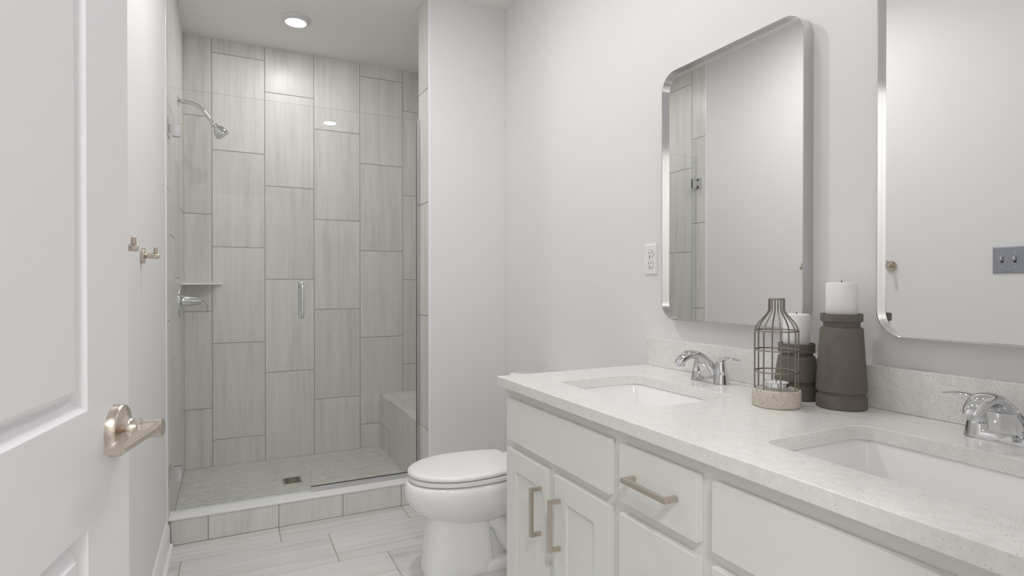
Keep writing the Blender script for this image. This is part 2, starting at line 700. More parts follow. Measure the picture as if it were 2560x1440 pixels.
# ------------------------------------------------------------------ shower: curb, bench, fittings
def curb():
    root = empty('shower_curb', (0.34, 3.04, 0), 'low tiled shower curb with a white stone cap under the glass', 'shower curb')
    mb = MB()
    mb.cur = 1
    mb.box(XL + 0.001, XJ - 0.0005, 2.992, 3.0915, 0.0005, CURB - 0.010)
    mb.cur = 0
    cols = [-0.0965 + PITCH_W * k for k in range(4)]
    tiled_area(mb, (0, 2.992, 0), (1, 0, 0), (0, 0, 1), (0, -1, 0), XL + 0.012, XJ - 0.001, 0.003, CURB - 0.010, cols, lambda u: 5.0, 10.0)
    mb.build('curb_body', [M['tile_v'], M['grout']], root)
    mb = MB()
    mb.box(XL + 0.0005, XJ - 0.0008, 2.986, 3.0925, CURB - 0.010, CURB)
    o = mb.build('curb_cap', M['curb_cap'], root, bevel=0.002)
    o['label'] = 'white stone cap'


curb()


def bench():
    x0, zt = 0.946, 1.19 - 0.774
    root = empty('shower_bench', (1.17, 3.55, SFL), 'tiled bench built into the right end of the shower', 'bench')
    mb = MB()
    mb.cur = 1
    mb.box(x0 + 0.0016, XR - 0.002, YWB + 0.001, YB - 0.002, SFL + 0.0002, zt - 0.0016)
    mb.cur = 0
    cols = [YB - PITCH_W * k for k in (3, 2, 1)]
    tiled_area(mb, (x0 + 0.0016, 0, 0), (0, 1, 0), (0, 0, 1), (-1, 0, 0), YWB + 0.001, YB - 0.002, SFL + 0.0002, zt - 0.003, cols,
               lambda u: jz(7 - int((YB - u) / PITCH_W)))
    mb.build('bench_body', [M['tile_v'], M['grout']], root)
    mb = MB()
    for (a, b) in ((x0, 1.0255), (1.0285, XR - 0.002)):
        off = 0.0 if a < 1.0 else 0.0
        for k in range(4):
            ya, yb = YB - 0.297 * (k + 1) + 0.0015 + off, YB - 0.297 * k - 0.0015 + off
            ya, yb = max(ya, YWB + 0.001), min(yb, YB - 0.002)
            if yb - ya > 0.01:
                tile_face(mb, (0, 0, zt - 0.0016), (1, 0, 0), (0, 1, 0), (0, 0, 1), a, b, ya, yb)
    mb.build('bench_top', M['tile_h'], root)


bench()


def shower_door():
    x0, x1, z0, z1 = -0.247, 0.3625, CURB + 0.006, 0.912 + EYE
    root = empty('shower_door', (x0, YG, z0), 'frameless hinged glass shower door with chrome hinges on the left wall', 'shower door')
    mb = MB()
    mb.box(x0, x1, YG - 0.005, YG + 0.005, z0, z1)
    mb.m = [1, 1, 0, 0, 1, 1]
    mb.build('glass_panel', [M['glass'], M['glass_edge']], root)
    # polished greenish rim of the pane
    for zc in (1.19 + 0.722, 1.19 - 0.882):
        h = MB()
        h.box(XL, XL + 0.005, YG - 0.045, YG + 0.045, zc - 0.038, zc + 0.038)         # plate on the tile
        h.box(XL + 0.005, XL + 0.026, YG - 0.012, YG + 0.012, zc - 0.018, zc + 0.018)  # knuckle
        h.box(XL + 0.016, XL + 0.048, YG - 0.0125, YG - 0.0052, zc - 0.035, zc + 0.035)  # clamp leaves
        h.box(XL + 0.016, XL + 0.048, YG + 0.0052, YG + 0.0125, zc - 0.035, zc + 0.035)
        ho = h.build('hinge', M['frame_steel'], root, bevel=0.001)
        for dz in (-0.024, 0.024):
            s = MB()
            s.lathe([(0.0042, 0), (0.0038, 0.0012), (0.0018, 0.0013), (0.0016, 0.0004)], (XL + 0.041, YG - 0.0124, zc + dz), (0, -1, 0), 16)
            s.build('screw', M['frame_steel'], ho, smooth=40)
    p = MB()
    xh = 0.322
    for sgn in (-1, 1):
        yb = YG + sgn * 0.052
        r = 0.022
        pts = [(xh, YG + sgn * 0.0055, 1.19 + 0.001)]
        zt, zb = 1.19 + 0.001, 1.19 - 0.163
        arc = []
        for k in range(9):
            a = PI / 2 * k / 8
            arc.append((xh, yb - sgn * r + sgn * r * math.sin(a), zt - r + r * math.cos(a)))
        pts = [(xh, YG + sgn * 0.0055, zt)] + arc + [(xh, q[1], zb + (zt - q[2])) for q in reversed(arc)] + [(xh, YG + sgn * 0.0055, zb)]
        p.tube(pts, 0.0092, 20)
        for zz in (zt, zb):
            p.lathe([(0.0125, 0), (0.0125, 0.004), (0.010, 0.006)], (xh, YG + sgn * 0.005, zz), (0, sgn, 0), 24)
    p.build('pull_handle', M['chrome'], root, smooth=40)


shower_door()


def fixed_glass():
    x0, x1, z1 = 0.3675, XJ - 0.003, 0.912 + EYE
    root = empty('fixed_glass_panel', ((x0 + x1) / 2, YG, CURB), 'fixed glass shower panel in slim metal channels beside the door', 'glass panel')
    mb = MB()
    mb.box(x0, x1, YG - 0.005, YG + 0.005, CURB + 0.004, z1)
    mb.m = [1, 1, 0, 0, 1, 1]
    mb.build('glass_panel', [M['glass'], M['glass_edge']], root)
    for nm, bx in (('bottom_channel', (x0, XJ - 0.0005, YG - 0.011, YG - 0.0055, CURB, CURB + 0.026)),
                   ('bottom_channel', (x0, XJ - 0.0005, YG + 0.0055, YG + 0.011, CURB, CURB + 0.026)),
                   ('side_channel', (XJ - 0.018, XJ - 0.0002, YG - 0.011, YG - 0.0055, CURB + 0.026, z1)),
                   ('side_channel', (XJ - 0.018, XJ - 0.0002, YG + 0.0055, YG + 0.011, CURB + 0.026, z1))):
        c = MB()
        c.box(*bx)
        c.build(nm, M['channel'], root)


fixed_glass()


def shower_head():
    y, z = 3.60, 1.19 + 1.003
    root = empty('shower_sprayer', (XL, y, z), 'chrome shower head on a bent arm from the left tile wall', 'shower head')
    mb = MB()
    mb.lathe([(0.030, 0), (0.030, 0.003), (0.024, 0.007), (0.013, 0.012), (0.010, 0.016)], (XL, y, z), (1, 0, 0), 32)
    mb.build('wall_flange', M['chrome'], root, smooth=35)
    pts = smoothpath([(XL + 0.008, y, z), (XL + 0.05, y, z), (XL + 0.09, y, z - 0.010), (XL + 0.12, y, z - 0.034), (XL + 0.150, y, z - 0.072), (XL + 0.170, y, z - 0.098)], 6)
    mb = MB()
    mb.tube(pts, 0.0105, 20)
    mb.build('arm', M['chrome'], root, smooth=50)
    d = Vector((0.62, 0, -0.785)).normalized()
    c = Vector((XL + 0.168, y, z - 0.095))
    mb = MB()
    mb.lathe([(0.014, 0), (0.0155, 0.004), (0.0155, 0.022), (0.013, 0.026), (0.013, 0.030), (0.019, 0.034), (0.028, 0.042), (0.035, 0.060), (0.0380, 0.078),
              (0.0375, 0.086), (0.035, 0.088)], c, d, 40)
    h = mb.build('spray_head', M['chrome'], root, smooth=35)
    mb = MB()
    mb.lathe([(0.034, 0.0878), (0.034, 0.0895), (0.028, 0.0905)], c, d, 40)
    for k in range(12):
        a = 2 * PI * k / 12
        u = Vector((0, 1, 0))
        w = d.cross(u)
        q = c + d * 0.0905 + (u * math.cos(a) + w * math.sin(a)) * 0.022
        mb.lathe([(0.0022, 0), (0.0016, 0.002)], q, d, 8)
    mb.build('spray_face', M['plastic'], h, smooth=35)


shower_head()


def shower_valve():
    y, z = 3.66, 1.19 - 0.099
    root = empty('shower_valve', (XL, y, z), 'chrome shower valve with lever on the left tile wall', 'shower valve')
    mb = MB()
    mb.lathe([(0.082, 0), (0.082, 0.004), (0.078, 0.010), (0.060, 0.015), (0.030, 0.018), (0.024, 0.019)], (XL, y, z), (1, 0, 0), 56)
    mb.build('escutcheon', M['chrome'], root, smooth=35)
    mb = MB()
    mb.lathe([(0.034, 0.014), (0.033, 0.024), (0.031, 0.030), (0.018, 0.104), (0.014, 0.110), (0.006, 0.112)], (XL, y, z + 0.004), (1, 0, 0), 40)
    mb.build('valve_sleeve', M['chrome'], root, smooth=35)
    # thin curved lever hanging from the sleeve's end
    path = smoothpath([(XL + 0.085, y, z + 0.012), (XL + 0.112, y, z + 0.010), (XL + 0.130, y, z - 0.006), (XL + 0.139, y, z - 0.030), (XL + 0.141, y, z - 0.066)], 6)
    rings = []
    for i, p in enumerate(path):
        t = i / (len(path) - 1)
        q = path[min(i + 1, len(path) - 1)] - path[max(i - 1, 0)]
        n = Vector((q.z, 0, -q.x)).normalized()
        hw, ht = 0.011 - 0.002 * t, 0.007 - 0.0045 * min(1, t * 1.6)
        rings.append([p + Vector((0, 1, 0)) * hw * math.cos(a) + n * ht * math.sin(a) for a in [2 * PI * k / 16 for k in range(16)]])
    mb = MB()
    mb.loft(rings)
    mb.build('lever', M['chrome'], root, smooth=50)


shower_valve()


def corner_shelf():
    z = 1.19 + 0.003
    mb = MB()
    c = Vector((XL, YB, 0))
    outer = []
    r = 0.215
    pts = [(XL + 0.0005, YB - 0.0005)]
    n = 16
    for k in range(n + 1):
        a = PI / 2 * k / n
        # nearly straight front edge, slightly bowed
        s = 1.0 / (math.cos(a) + math.sin(a))
        rr = r * (0.80 * s + 0.20)
        pts.append((XL + 0.0005 + rr * math.cos(a), YB - 0.0005 - rr * math.sin(a)))
    lo = [(x, y, z - 0.006) for x, y in pts]
    hi = [(x, y, z + 0.006) for x, y in pts]
    mb.loft([lo, hi])
    o = mb.build('corner_shelf', M['curb_cap'], bevel=0.004, seg=3)
    tag(o, 'small white corner shelf in the back left corner of the shower', 'shelf')


corner_shelf()


def drain():
    x0, x1, y0, y1 = 0.270, 0.370, 3.487, 3.593
    root = empty('floor_drain', (0.32, 3.54, SFL), 'square metal drain set in the herringbone shower floor', 'drain')
    mb = MB()
    mb.cur = 0
    for r in ((x0, x1, y0, y0 + 0.012), (x0, x1, y1 - 0.012, y1), (x0, x0 + 0.012, y0 + 0.012, y1 - 0.012), (x1 - 0.012, x1, y0 + 0.012, y1 - 0.012)):
        mb.box(r[0], r[1], r[2], r[3], SFL, SFL + 0.003)
    mb.build('drain_frame', M['drain'], root)
    # strainer: a plate with concentric curved slots read as raised arcs over a dark well
    mb = MB()
    mb.box(x0 + 0.012, x1 - 0.012, y0 + 0.012, y1 - 0.012, SFL, SFL + 0.0008)
    w = mb.build('drain_well', M['dark'], root)
    mb = MB()
    cx, cy = (x0 + x1) / 2, (y0 + y1) / 2
    for rad in (0.009, 0.017, 0.025, 0.033):
        for q in range(4):
            a0 = PI / 2 * q + 0.30
            pts = [(cx + rad * math.cos(a0 + k * 0.16), cy + rad * math.sin(a0 + k * 0.16), SFL + 0.0018) for k in range(7)]
            mb.tube(pts, 0.0023, 6)
    mb.lathe([(0.006, 0.0008), (0.006, 0.0032)], (cx, cy, SFL), (0, 0, 1), 20)
    mb.box(cx - 0.038, cx + 0.038, cy - 0.003, cy + 0.003, SFL + 0.0008, SFL + 0.003)
    mb.box(cx - 0.003, cx + 0.003, cy - 0.038, cy + 0.038, SFL + 0.0008, SFL + 0.003)
    mb.build('drain_strainer', M['drain'], root, smooth=40)


drain()


# ------------------------------------------------------------------ lamps
def downlight(x, y, label, glow, group=None):
    root = empty('ceiling_downlight', (x, y, CEIL), label, 'downlight', group)
    mb = MB()
    mb.lathe([(0.082, 0.0), (0.083, -0.003), (0.078, -0.008), (0.066, -0.019), (0.0575, -0.0215), (0.056, -0.018)], (x, y, CEIL - 0.0002), (0, 0, 1), 56, True, True)
    mb.build('trim_ring', M['lamp_ring'], root, smooth=40)
    mb = MB()
    mb.lathe([(0.0558, -0.0190), (0.054, -0.0222), (0.048, -0.0238), (0.030, -0.0246), (0.0, -0.0248)], (x, y, CEIL), (0, 0, 1), 48, True, False)
    mb.build('diffuser', glow, root, smooth=60)
    return root


downlight(0.345, 3.530, 'glowing round downlight in the shower ceiling', M['lamp_shower'])
downlight(0.845, 0.54, 'round downlight over the near sink, seen mirrored in the shower glass', M['lamp_vanity'])
downlight(0.845, 1.30, 'round downlight in the ceiling over the far sink', M['lamp_vanity'])


downlight(0.42, 2.05, 'added fill downlight, out of view in the ceiling in front of the toilet', M['fill_room'])  # added out of view to brighten the shower, toilet and floor


def hall_fill_light():  # added fill lamp behind the camera, sends soft light through the doorway
    root = empty('ceiling_fill_light', (-0.25, -0.95, CEIL), 'added round fill light on the unseen hall ceiling outside the door', 'fill light')
    mb = MB()
    mb.lathe([(0.20, 0.0), (0.20, -0.03), (0.19, -0.035)], (-0.25, -0.95, CEIL - 0.0002), (0, 0, 1), 48)
    mb.build('base_ring', M['lamp_ring'], root, smooth=40)
    mb = MB()
    mb.lathe([(0.188, -0.036), (0.175, -0.065), (0.12, -0.088), (0.0, -0.095)], (-0.25, -0.95, CEIL), (0, 0, 1), 48, True, False)
    mb.build('diffuser', M['fill_hall'], root, smooth=60)


hall_fill_light()


# ------------------------------------------------------------------ entry door
def entry_door():
    Ex, Ey = -0.1134, 0.84                       # free edge
    a = math.radians(9.55)
    dr = Vector((math.sin(a), math.cos(a), 0))    # hinge -> free edge
    nn = Vector((math.cos(a), -math.sin(a), 0))   # visible face
    up = Vector((0, 0, 1))
    E = Vector((Ex, Ey, 0))
    wid, z0, z1 = 0.690, 0.012, 2.032
    P = lambda s, z, n=0.0: E - dr * s + up * z + nn * n
    mb = MB()
    st = 0.119
    prof = [(0.0, 0.0), (0.0015, -0.0012), (0.0120, -0.0120), (0.0135, -0.0122), (0.0250, -0.0015)]   # (inset, depth)
    panels = [(st, wid - st, 1.0590, 1.90), (st, wid - st, 0.22, 0.9370)]
    # face: stiles and rails
    for (s0, s1, za, zb) in ((0, st, z0, z1), (wid - st, wid, z0, z1), (st, wid - st, z0, 0.22), (st, wid - st, 0.9370, 1.0590), (st, wid - st, 1.90, z1)):
        mb.add([P(s0, za), P(s1, za), P(s1, zb), P(s0, zb)], [(0, 1, 2, 3)])
    for (s0, s1, za, zb) in panels:
        rings = []
        for i, d in prof:
            rings.append([P(s0 + i, za + i, d), P(s1 - i, za + i, d), P(s1 - i, zb - i, d), P(s0 + i, zb - i, d)])
        mb.loft(rings, False, True)
    # body behind the face
    th = -0.033
    mb.add([P(0, z0), P(wid, z0), P(wid, z1), P(0, z1), P(0, z0, th), P(wid, z0, th), P(wid, z1, th), P(0, z1, th)],
           [(4, 5, 6, 7), (0, 1, 5, 4), (1, 2, 6, 5), (2, 3, 7, 6), (3, 0, 4, 7)])
    o = struct(mb.build('door_1', M['door']))
    o.data.shade_flat()
    # lever set
    sc, zc = 0.0480, 1.021
    c = P(sc, zc)
    mb = MB()
    mb.lathe([(0.0298, 0.0), (0.0298, 0.0075), (0.0285, 0.0100), (0.0230, 0.0118), (0.0170, 0.0135), (0.0135, 0.0165), (0.0122, 0.020),
              (0.0122, 0.0255), (0.0108, 0.027), (0.0108, 0.029)], c, nn, 64)
    h = mb.build('door_handle', M['nickel'], o, smooth=30)
    h['label'] = 'satin nickel lever handle'
    # lever: round at the spindle, flattening into a paddle that reaches back towards the hinge
    mb = MB()
    # drum on the spindle, with a flat paddle growing out of it
    mb.lathe([(0.0088, 0.0285), (0.0104, 0.0292), (0.0106, 0.0490), (0.0098, 0.0500), (0.0, 0.0502)], P(sc, zc), nn, 40, True, False)
    rings = []
    NS = 22
    for i in range(NS + 1):
        t = i / NS
        off = 0.002 + 0.102 * t                   # along -dr from the spindle axis
        k = min(1.0, t / 0.22)
        zh = 0.0094 * (1 - k) ** 2 + 0.0033
        zc2 = zc + 0.0018
        n0 = 0.0295 - 0.0045 * t
        n1 = 0.0500 - 0.0065 * t
        top, bot = zc2 + 0.0033 + 0.0035 * (1 - k), zc2 - zh
        ring = []
        rr = 0.0011
        for (nx, zx, a0) in ((n1 - rr, top - rr, 0), (n0 + rr, top - rr, 90), (n0 + rr, bot + rr, 180), (n1 - rr, bot + rr, 270)):
            for q in range(4):
                ang = math.radians(a0 + 90 * q / 3)
                ring.append(P(sc + off, zx + rr * math.sin(ang), nx + rr * math.cos(ang)))
        rings.append(ring)
    mb.loft(rings)
    mb.build('lever', M['nickel'], h, smooth=35)
    # latch faceplate in the free edge
    mb = MB()
    mb.add([P(-0.0006, zc - 0.03, -0.005), P(-0.0006, zc - 0.03, -0.028), P(-0.0006, zc + 0.03, -0.028), P(-0.0006, zc + 0.03, -0.005)], [(0, 1, 2, 3)])
    mb.build('latch_plate', M['nickel'], o)


entry_door()


# ------------------------------------------------------------------ robe hooks + electrical plates
def robe_hook(y, label):
    z = 1.19 + 0.094
    root = empty('robe_hook', (XLP, y, z), label, 'robe hook', 'robe hooks on the left wall')
    mb = MB()
    mb.lathe([(0.0250, 0), (0.0255, 0.0015), (0.0255, 0.0095), (0.0248, 0.011)], (XLP, y, z), (1, 0, 0), 48)
    mb.build('wall_disc', M['nickel'], root, smooth=35)
    mb = MB()
    mb.lathe([(0.0088, 0.011), (0.0092, 0.0118), (0.0092, 0.0500), (0.0085, 0.0512)], (XLP, y, z), (1, 0, 0), 32)
    mb.build('arm', M['nickel'], root, smooth=35)
    mb = MB()
    mb.lathe([(0.0056, 0.0085), (0.0058, 0.0100), (0.0058, 0.0265), (0.0050, 0.0275)], (XLP + 0.0410, y, z), (0, 0, 1), 24)
    mb.build('peg', M['nickel'], root, smooth=35)


robe_hook(1.725, 'satin nickel robe hook partly hidden by the door edge')
robe_hook(2.200, 'satin nickel robe hook with its wall disc showing, nearer the shower')


def outlet():
    y0, y1, z0, z1 = 1.619, 1.688, 1.19 + 0.036, 1.19 + 0.150
    yc, zc = (y0 + y1) / 2, (z0 + z1) / 2
    root = empty('wall_outlet', (XR, yc, zc), 'white duplex outlet on the wall left of the far mirror', 'outlet')
    mb = MB()
    mb.loft([[(XR, y0, z0), (XR, y1, z0), (XR, y1, z1), (XR, y0, z1)], [(XR - 0.002, y0, z0), (XR - 0.002, y1, z0), (XR - 0.002, y1, z1), (XR - 0.002, y0, z1)],
             [(XR - 0.0065, y0 + 0.005, z0 + 0.005), (XR - 0.0065, y1 - 0.005, z0 + 0.005), (XR - 0.0065, y1 - 0.005, z1 - 0.005), (XR - 0.0065, y0 + 0.005, z1 - 0.005)]], False, True)
    mb.build('cover_plate', M['plastic'], root)
    for dz in (0.0195, -0.0195):
        zz = zc + dz
        ring = []
        for k in range(32):
            a = 2 * PI * k / 32
            yy, z_ = 0.0172 * math.cos(a), 0.0172 * math.sin(a)
            z_ = max(-0.0142, min(0.0142, z_))
            ring.append((yy, z_))
        g = MB()
        g.loft([[(XR - 0.0066, yc + y * 1.06, zz + z * 1.06) for y, z in ring], [(XR - 0.0068, yc + y * 1.06, zz + z * 1.06) for y, z in ring]], False, True)
        g.cur = 0
        f = g.build('receptacle_gap', M['dark'], root)
        g = MB()
        g.loft([[(XR - 0.0066, yc + y, zz + z) for y, z in ring], [(XR - 0.0080, yc + y, zz + z) for y, z in ring]], False, True)
        f = g.build('receptacle', M['plastic'], root)
        s = MB()
        for dy, hh in ((0.0063, 0.0042), (-0.0063, 0.0034)):
            s.box(XR - 0.0083, XR - 0.0079, yc + dy - 0.0011, yc + dy + 0.0011, zz + 0.0045 - hh, zz + 0.0045 + hh)
        s.lathe([(0.0027, 0), (0.0027, 0.0004)], (XR - 0.0079, yc, zz - 0.0075), (-1, 0, 0), 16)
        s.box(XR - 0.0083, XR - 0.0079, yc - 0.0027, yc + 0.0027, zz - 0.0104, zz - 0.0078)
        s.build('slots', M['dark'], f)
    s = MB()
    s.lathe([(0.0024, 0), (0.0020, 0.0008)], (XR - 0.0065, yc, zc), (-1, 0, 0), 16)
    s.build('screw', M['plastic'], root)


outlet()


def switch_plate():
    y0, y1, z0, z1 = 1.183, 1.299, 1.19 + 0.048, 1.19 + 0.164
    root = empty('light_switch', (XLP, (y0 + y1) / 2, (z0 + z1) / 2), 'grey two toggle switch plate on the left wall, seen in the near mirror', 'light switch')
    mb = MB()
    X0 = XLP
    mb.loft([[(X0, y0, z0), (X0, y1, z0), (X0, y1, z1), (X0, y0, z1)], [(X0 + 0.002, y0, z0), (X0 + 0.002, y1, z0), (X0 + 0.002, y1, z1), (X0 + 0.002, y0, z1)],
             [(X0 + 0.0065, y0 + 0.005, z0 + 0.005), (X0 + 0.0065, y1 - 0.005, z0 + 0.005), (X0 + 0.0065, y1 - 0.005, z1 - 0.005), (X0 + 0.0065, y0 + 0.005, z1 - 0.005)]], False, True)
    mb.build('cover_plate', M['switch_grey'], root)
    for yc in ((y0 + y1) / 2 - 0.023, (y0 + y1) / 2 + 0.023):
        zc = (z0 + z1) / 2
        t = MB()
        t.box(X0 + 0.0065, X0 + 0.0070, yc - 0.0052, yc + 0.0052, zc - 0.012, zc + 0.012)
        t.build('toggle_slot', M['dark'], root)
        t = MB()
        t.loft([[(X0 + 0.006, yc - 0.0045, zc - 0.005), (X0 + 0.006, yc + 0.0045, zc - 0.005), (X0 + 0.006, yc + 0.0045, zc + 0.006), (X0 + 0.006, yc - 0.0045, zc + 0.006)],
                [(X0 + 0.019, yc - 0.0035, zc + 0.006), (X0 + 0.019, yc + 0.0035, zc + 0.006), (X0 + 0.019, yc + 0.0035, zc + 0.013), (X0 + 0.019, yc - 0.0035, zc + 0.013)]])
        t.build('toggle', M['chrome'], root)
        for dz in (-0.030, 0.030):
            s = MB()
            s.lathe([(0.0030, 0), (0.0024, 0.0010)], (X0 + 0.0065, yc, zc + dz), (1, 0, 0), 16)
            s.build('screw', M['chrome'], root)


switch_plate()


# ------------------------------------------------------------------ mirrors
def mirror(y0, y1, label):
    z0, z1 = 1.19 - 0.121, 1.19 + 0.729
    xf, xg = 1.355, 1.3715
    root = empty('wall_mirror', (XR, (y0 + y1) / 2, (z0 + z1) / 2), label, 'mirror', 'mirrors over the vanity')
    ring = lambda x, i, r: [(x, p[0], p[1]) for p in [(q[0], q[1]) for q in rrect(y0 + i, y1 - i, z0 + i, z1 - i, r, 0, 12)]]
    R = 0.062
    t = 0.0022
    mb = MB()
    mb.loft([ring(XR - 0.0003, 0, R), ring(xf + 0.0004, 0, R), ring(xf, 0.0004, R), ring(xf, t - 0.0004, R - t), ring(xf + 0.0004, t, R - t), ring(xg + 0.004, t, R - t)], False, False)
    mb.build('frame', M['frame_steel'], root, smooth=35)
    mb = MB()
    mb.loft([ring(xg, t + 0.0001, R - t), ring(xg + 0.004, t + 0.0001, R - t)])
    mb.build('mirror_glass', M['mirror'], root)


mirror(1.003, 1.5525, 'rounded steel framed mirror over the far sink, shown whole')
mirror(0.2645, 0.8135, 'rounded steel framed mirror over the near sink, cut by the picture edge')


# ------------------------------------------------------------------ vanity
YC = 0.909                                       # vanity centre line
SINK_Y = (1.278, 0.540)
CT = 1.19 - 0.2947                               # counter top height
CB = CT - 0.0295
XF, XFR = 0.775, 0.7925                          # front faces of doors / of the face frame
XC0 = 0.767                                      # counter front edge
YV0, YV1 = 2 * YC - 1.656, 1.656                 # counter ends
SX0, SX1 = 0.891, 1.191
SH = 0.2065                                      # half length of a sink cut-out
BSX = XR - 0.020


def pull(parent, x, y0, y1, z0, z1):
    """square bar pull; (y0==y1) vertical, else horizontal"""
    s = 0.0052
    mb = MB()
    xb = x - 0.035
    if abs(y1 - y0) < 1e-6:
        mb.box(xb, xb + 2 * s, y0 - s, y0 + s, z0, z1)
        for zz in (z0, z1 - 2 * s):
            mb.box(xb + 2 * s, x - 0.0002, y0 - s, y0 + s, zz, zz + 2 * s)
    else:
        mb.box(xb, xb + 2 * s, y0, y1, z0 - s, z0 + s)
        for yy in (y0, y1 - 2 * s):
            mb.box(xb + 2 * s, x - 0.0002, yy, yy + 2 * s, z0 - s, z0 + s)
    p = mb.build('pull_handle', M['nickel'], parent, bevel=0.0007)
    p['label'] = 'satin nickel bar pull'
    return p


def slab_front(name, parent, y0, y1, z0, z1):
    mb = MB()
    mb.box(XF, XFR - 0.0003, y0, y1, z0, z1)
    return mb.build(name, M['cabinet'], parent, bevel=0.0009)


def shaker_front(name, parent, y0, y1, z0, z1, fr=0.060):
    mb = MB()
    mb.box(XF, XFR - 0.0003, y0, y0 + fr, z0, z1)
    mb.box(XF, XFR - 0.0003, y1 - fr, y1, z0, z1)
    mb.box(XF, XFR - 0.0003, y0 + fr, y1 - fr, z0, z0 + fr)
    mb.box(XF, XFR - 0.0003, y0 + fr, y1 - fr, z1 - fr, z1)
    mb.box(XF + 0.0065, XFR - 0.0005, y0 + fr - 0.002, y1 - fr + 0.002, z0 + fr - 0.002, z1 - fr + 0.002)
    return mb.build(name, M['cabinet'], parent, bevel=0.0007)


def vanity():
    root = empty('vanity_cabinet', (1.1, YC, 0), 'long off-white double vanity cabinet with nickel pulls under the quartz counter', 'vanity')
    ya, yb = 2 * YC - 1.6375, 1.6375
    mb = MB()
    mb.box(XFR, XR - 0.022, ya, yb, 0.095, CB - 0.18)          # carcass below the basins
    mb.box(XFR, XFR + 0.020, ya, yb, CB - 0.18, CB - 0.0005)     # top rail
    mb.box(XFR + 0.020, XR - 0.022, yb - 0.018, yb, CB - 0.18, CB - 0.0005)
    mb.box(XFR + 0.020, XR - 0.022, ya, ya + 0.018, CB - 0.18, CB - 0.0005)
    mb.build('carcass', M['cabinet'], root, bevel=0.0008)
    mb = MB()
    mb.box(XFR + 0.065, XR - 0.022, ya + 0.0005, yb - 0.0005, 0.0, 0.0945)
    mb.build('toe_kick', M['cabinet'], root)
    zt, zm, zd = 1.19 - 0.3546, 1.19 - 0.4815, 1.19 - 0.5085
    # far sink bay
    slab_front('false_front', root, 1.0643, 1.5985, zm, zt)
    dA = shaker_front('cabinet_door', root, 1.3568, 1.5985, 0.110, zd)
    pull(dA, XF, 1.3835, 1.3835, 1.19 - 0.7005, 1.19 - 0.5640)
    dB = shaker_front('cabinet_door', root, 1.0643, 1.3095, 0.110, zd)
    pull(dB, XF, 1.2805, 1.2805, 1.19 - 0.7000, 1.19 - 0.5640)
    # drawer stack
    d1 = slab_front('drawer', root, 0.7908, 1.0257, zm, zt)
    pull(d1, XF, 0.9080 - 0.0690, 0.9080 + 0.0690, 1.19 - 0.4155, 0)
    d2 = slab_front('drawer', root, 0.7908, 1.0257, 0.400, zd)
    pull(d2, XF, 0.9080 - 0.0690, 0.9080 + 0.0690, 0.545, 0)
    d3 = slab_front('drawer', root, 0.7908, 1.0257, 0.110, 0.373)
    pull(d3, XF, 0.9080 - 0.0690, 0.9080 + 0.0690, 0.245, 0)
    # near sink bay (mirrored)
    slab_front('false_front', root, 0.2195, 0.7540, zm, zt)
    dC = shaker_front('cabinet_door', root, 0.5085, 0.7540, 0.110, zd)
    pull(dC, XF, 0.5380, 0.5380, 1.19 - 0.7000, 1.19 - 0.5640)
    dD = shaker_front('cabinet_door', root, 0.2195, 0.4612, 0.110, zd)
    pull(dD, XF, 0.4345, 0.4345, 1.19 - 0.7000, 1.19 - 0.5640)


vanity()


def countertop():
    bm = bmesh.new()
    outer = [(XC0, YV0), (XR - 0.0005, YV0), (XR - 0.0005, YV1), (XC0, YV1)]
    holes = [[(p[0], p[1]) for p in rrect(SX0, SX1, sy - SH, sy + SH, 0.036, 0, 8)] for sy in SINK_Y]
    loops = [outer] + holes
    tops, bots = [], []
    for z, store in ((CT, tops), (CB, bots)):
        edges = []
        for lp in loops:
            vs = [bm.verts.new((x, y, z)) for x, y in lp]
            store.append(vs)
            edges += [bm.edges.new((vs[i], vs[(i + 1) % len(vs)])) for i in range(len(vs))]
        bmesh.ops.triangle_fill(bm, edges=edges, use_beauty=True)
    for tv, bv in zip(tops, bots):
        n = len(tv)
        for i in range(n):
            bm.faces.new((tv[i], tv[(i + 1) % n], bv[(i + 1) % n], bv[i]))
    bmesh.ops.recalc_face_normals(bm, faces=bm.faces)
    me = bpy.data.meshes.new('countertop')
    bm.to_mesh(me)
    bm.free()
    me.materials.append(M['quartz'])
    o = bpy.data.objects.new('countertop', me)
    COL.objects.link(o)
    b = o.modifiers.new('soft_edges', 'BEVEL')
    b.width = 0.0016
    b.segments = 2
    b.limit_method = 'ANGLE'
    b.angle_limit = math.radians(50)
    tag(o, 'long speckled white quartz countertop with two sink cut-outs', 'countertop')
    mb = MB()
    mb.box(BSX, XR - 0.0003, YV0, YV1, CT + 0.0003, CT + 0.1015)
    o = mb.build('backsplash', M['quartz'], bevel=0.0014)
    tag(o, 'low speckled quartz backsplash strip along the wall behind the counter', 'backsplash')


countertop()


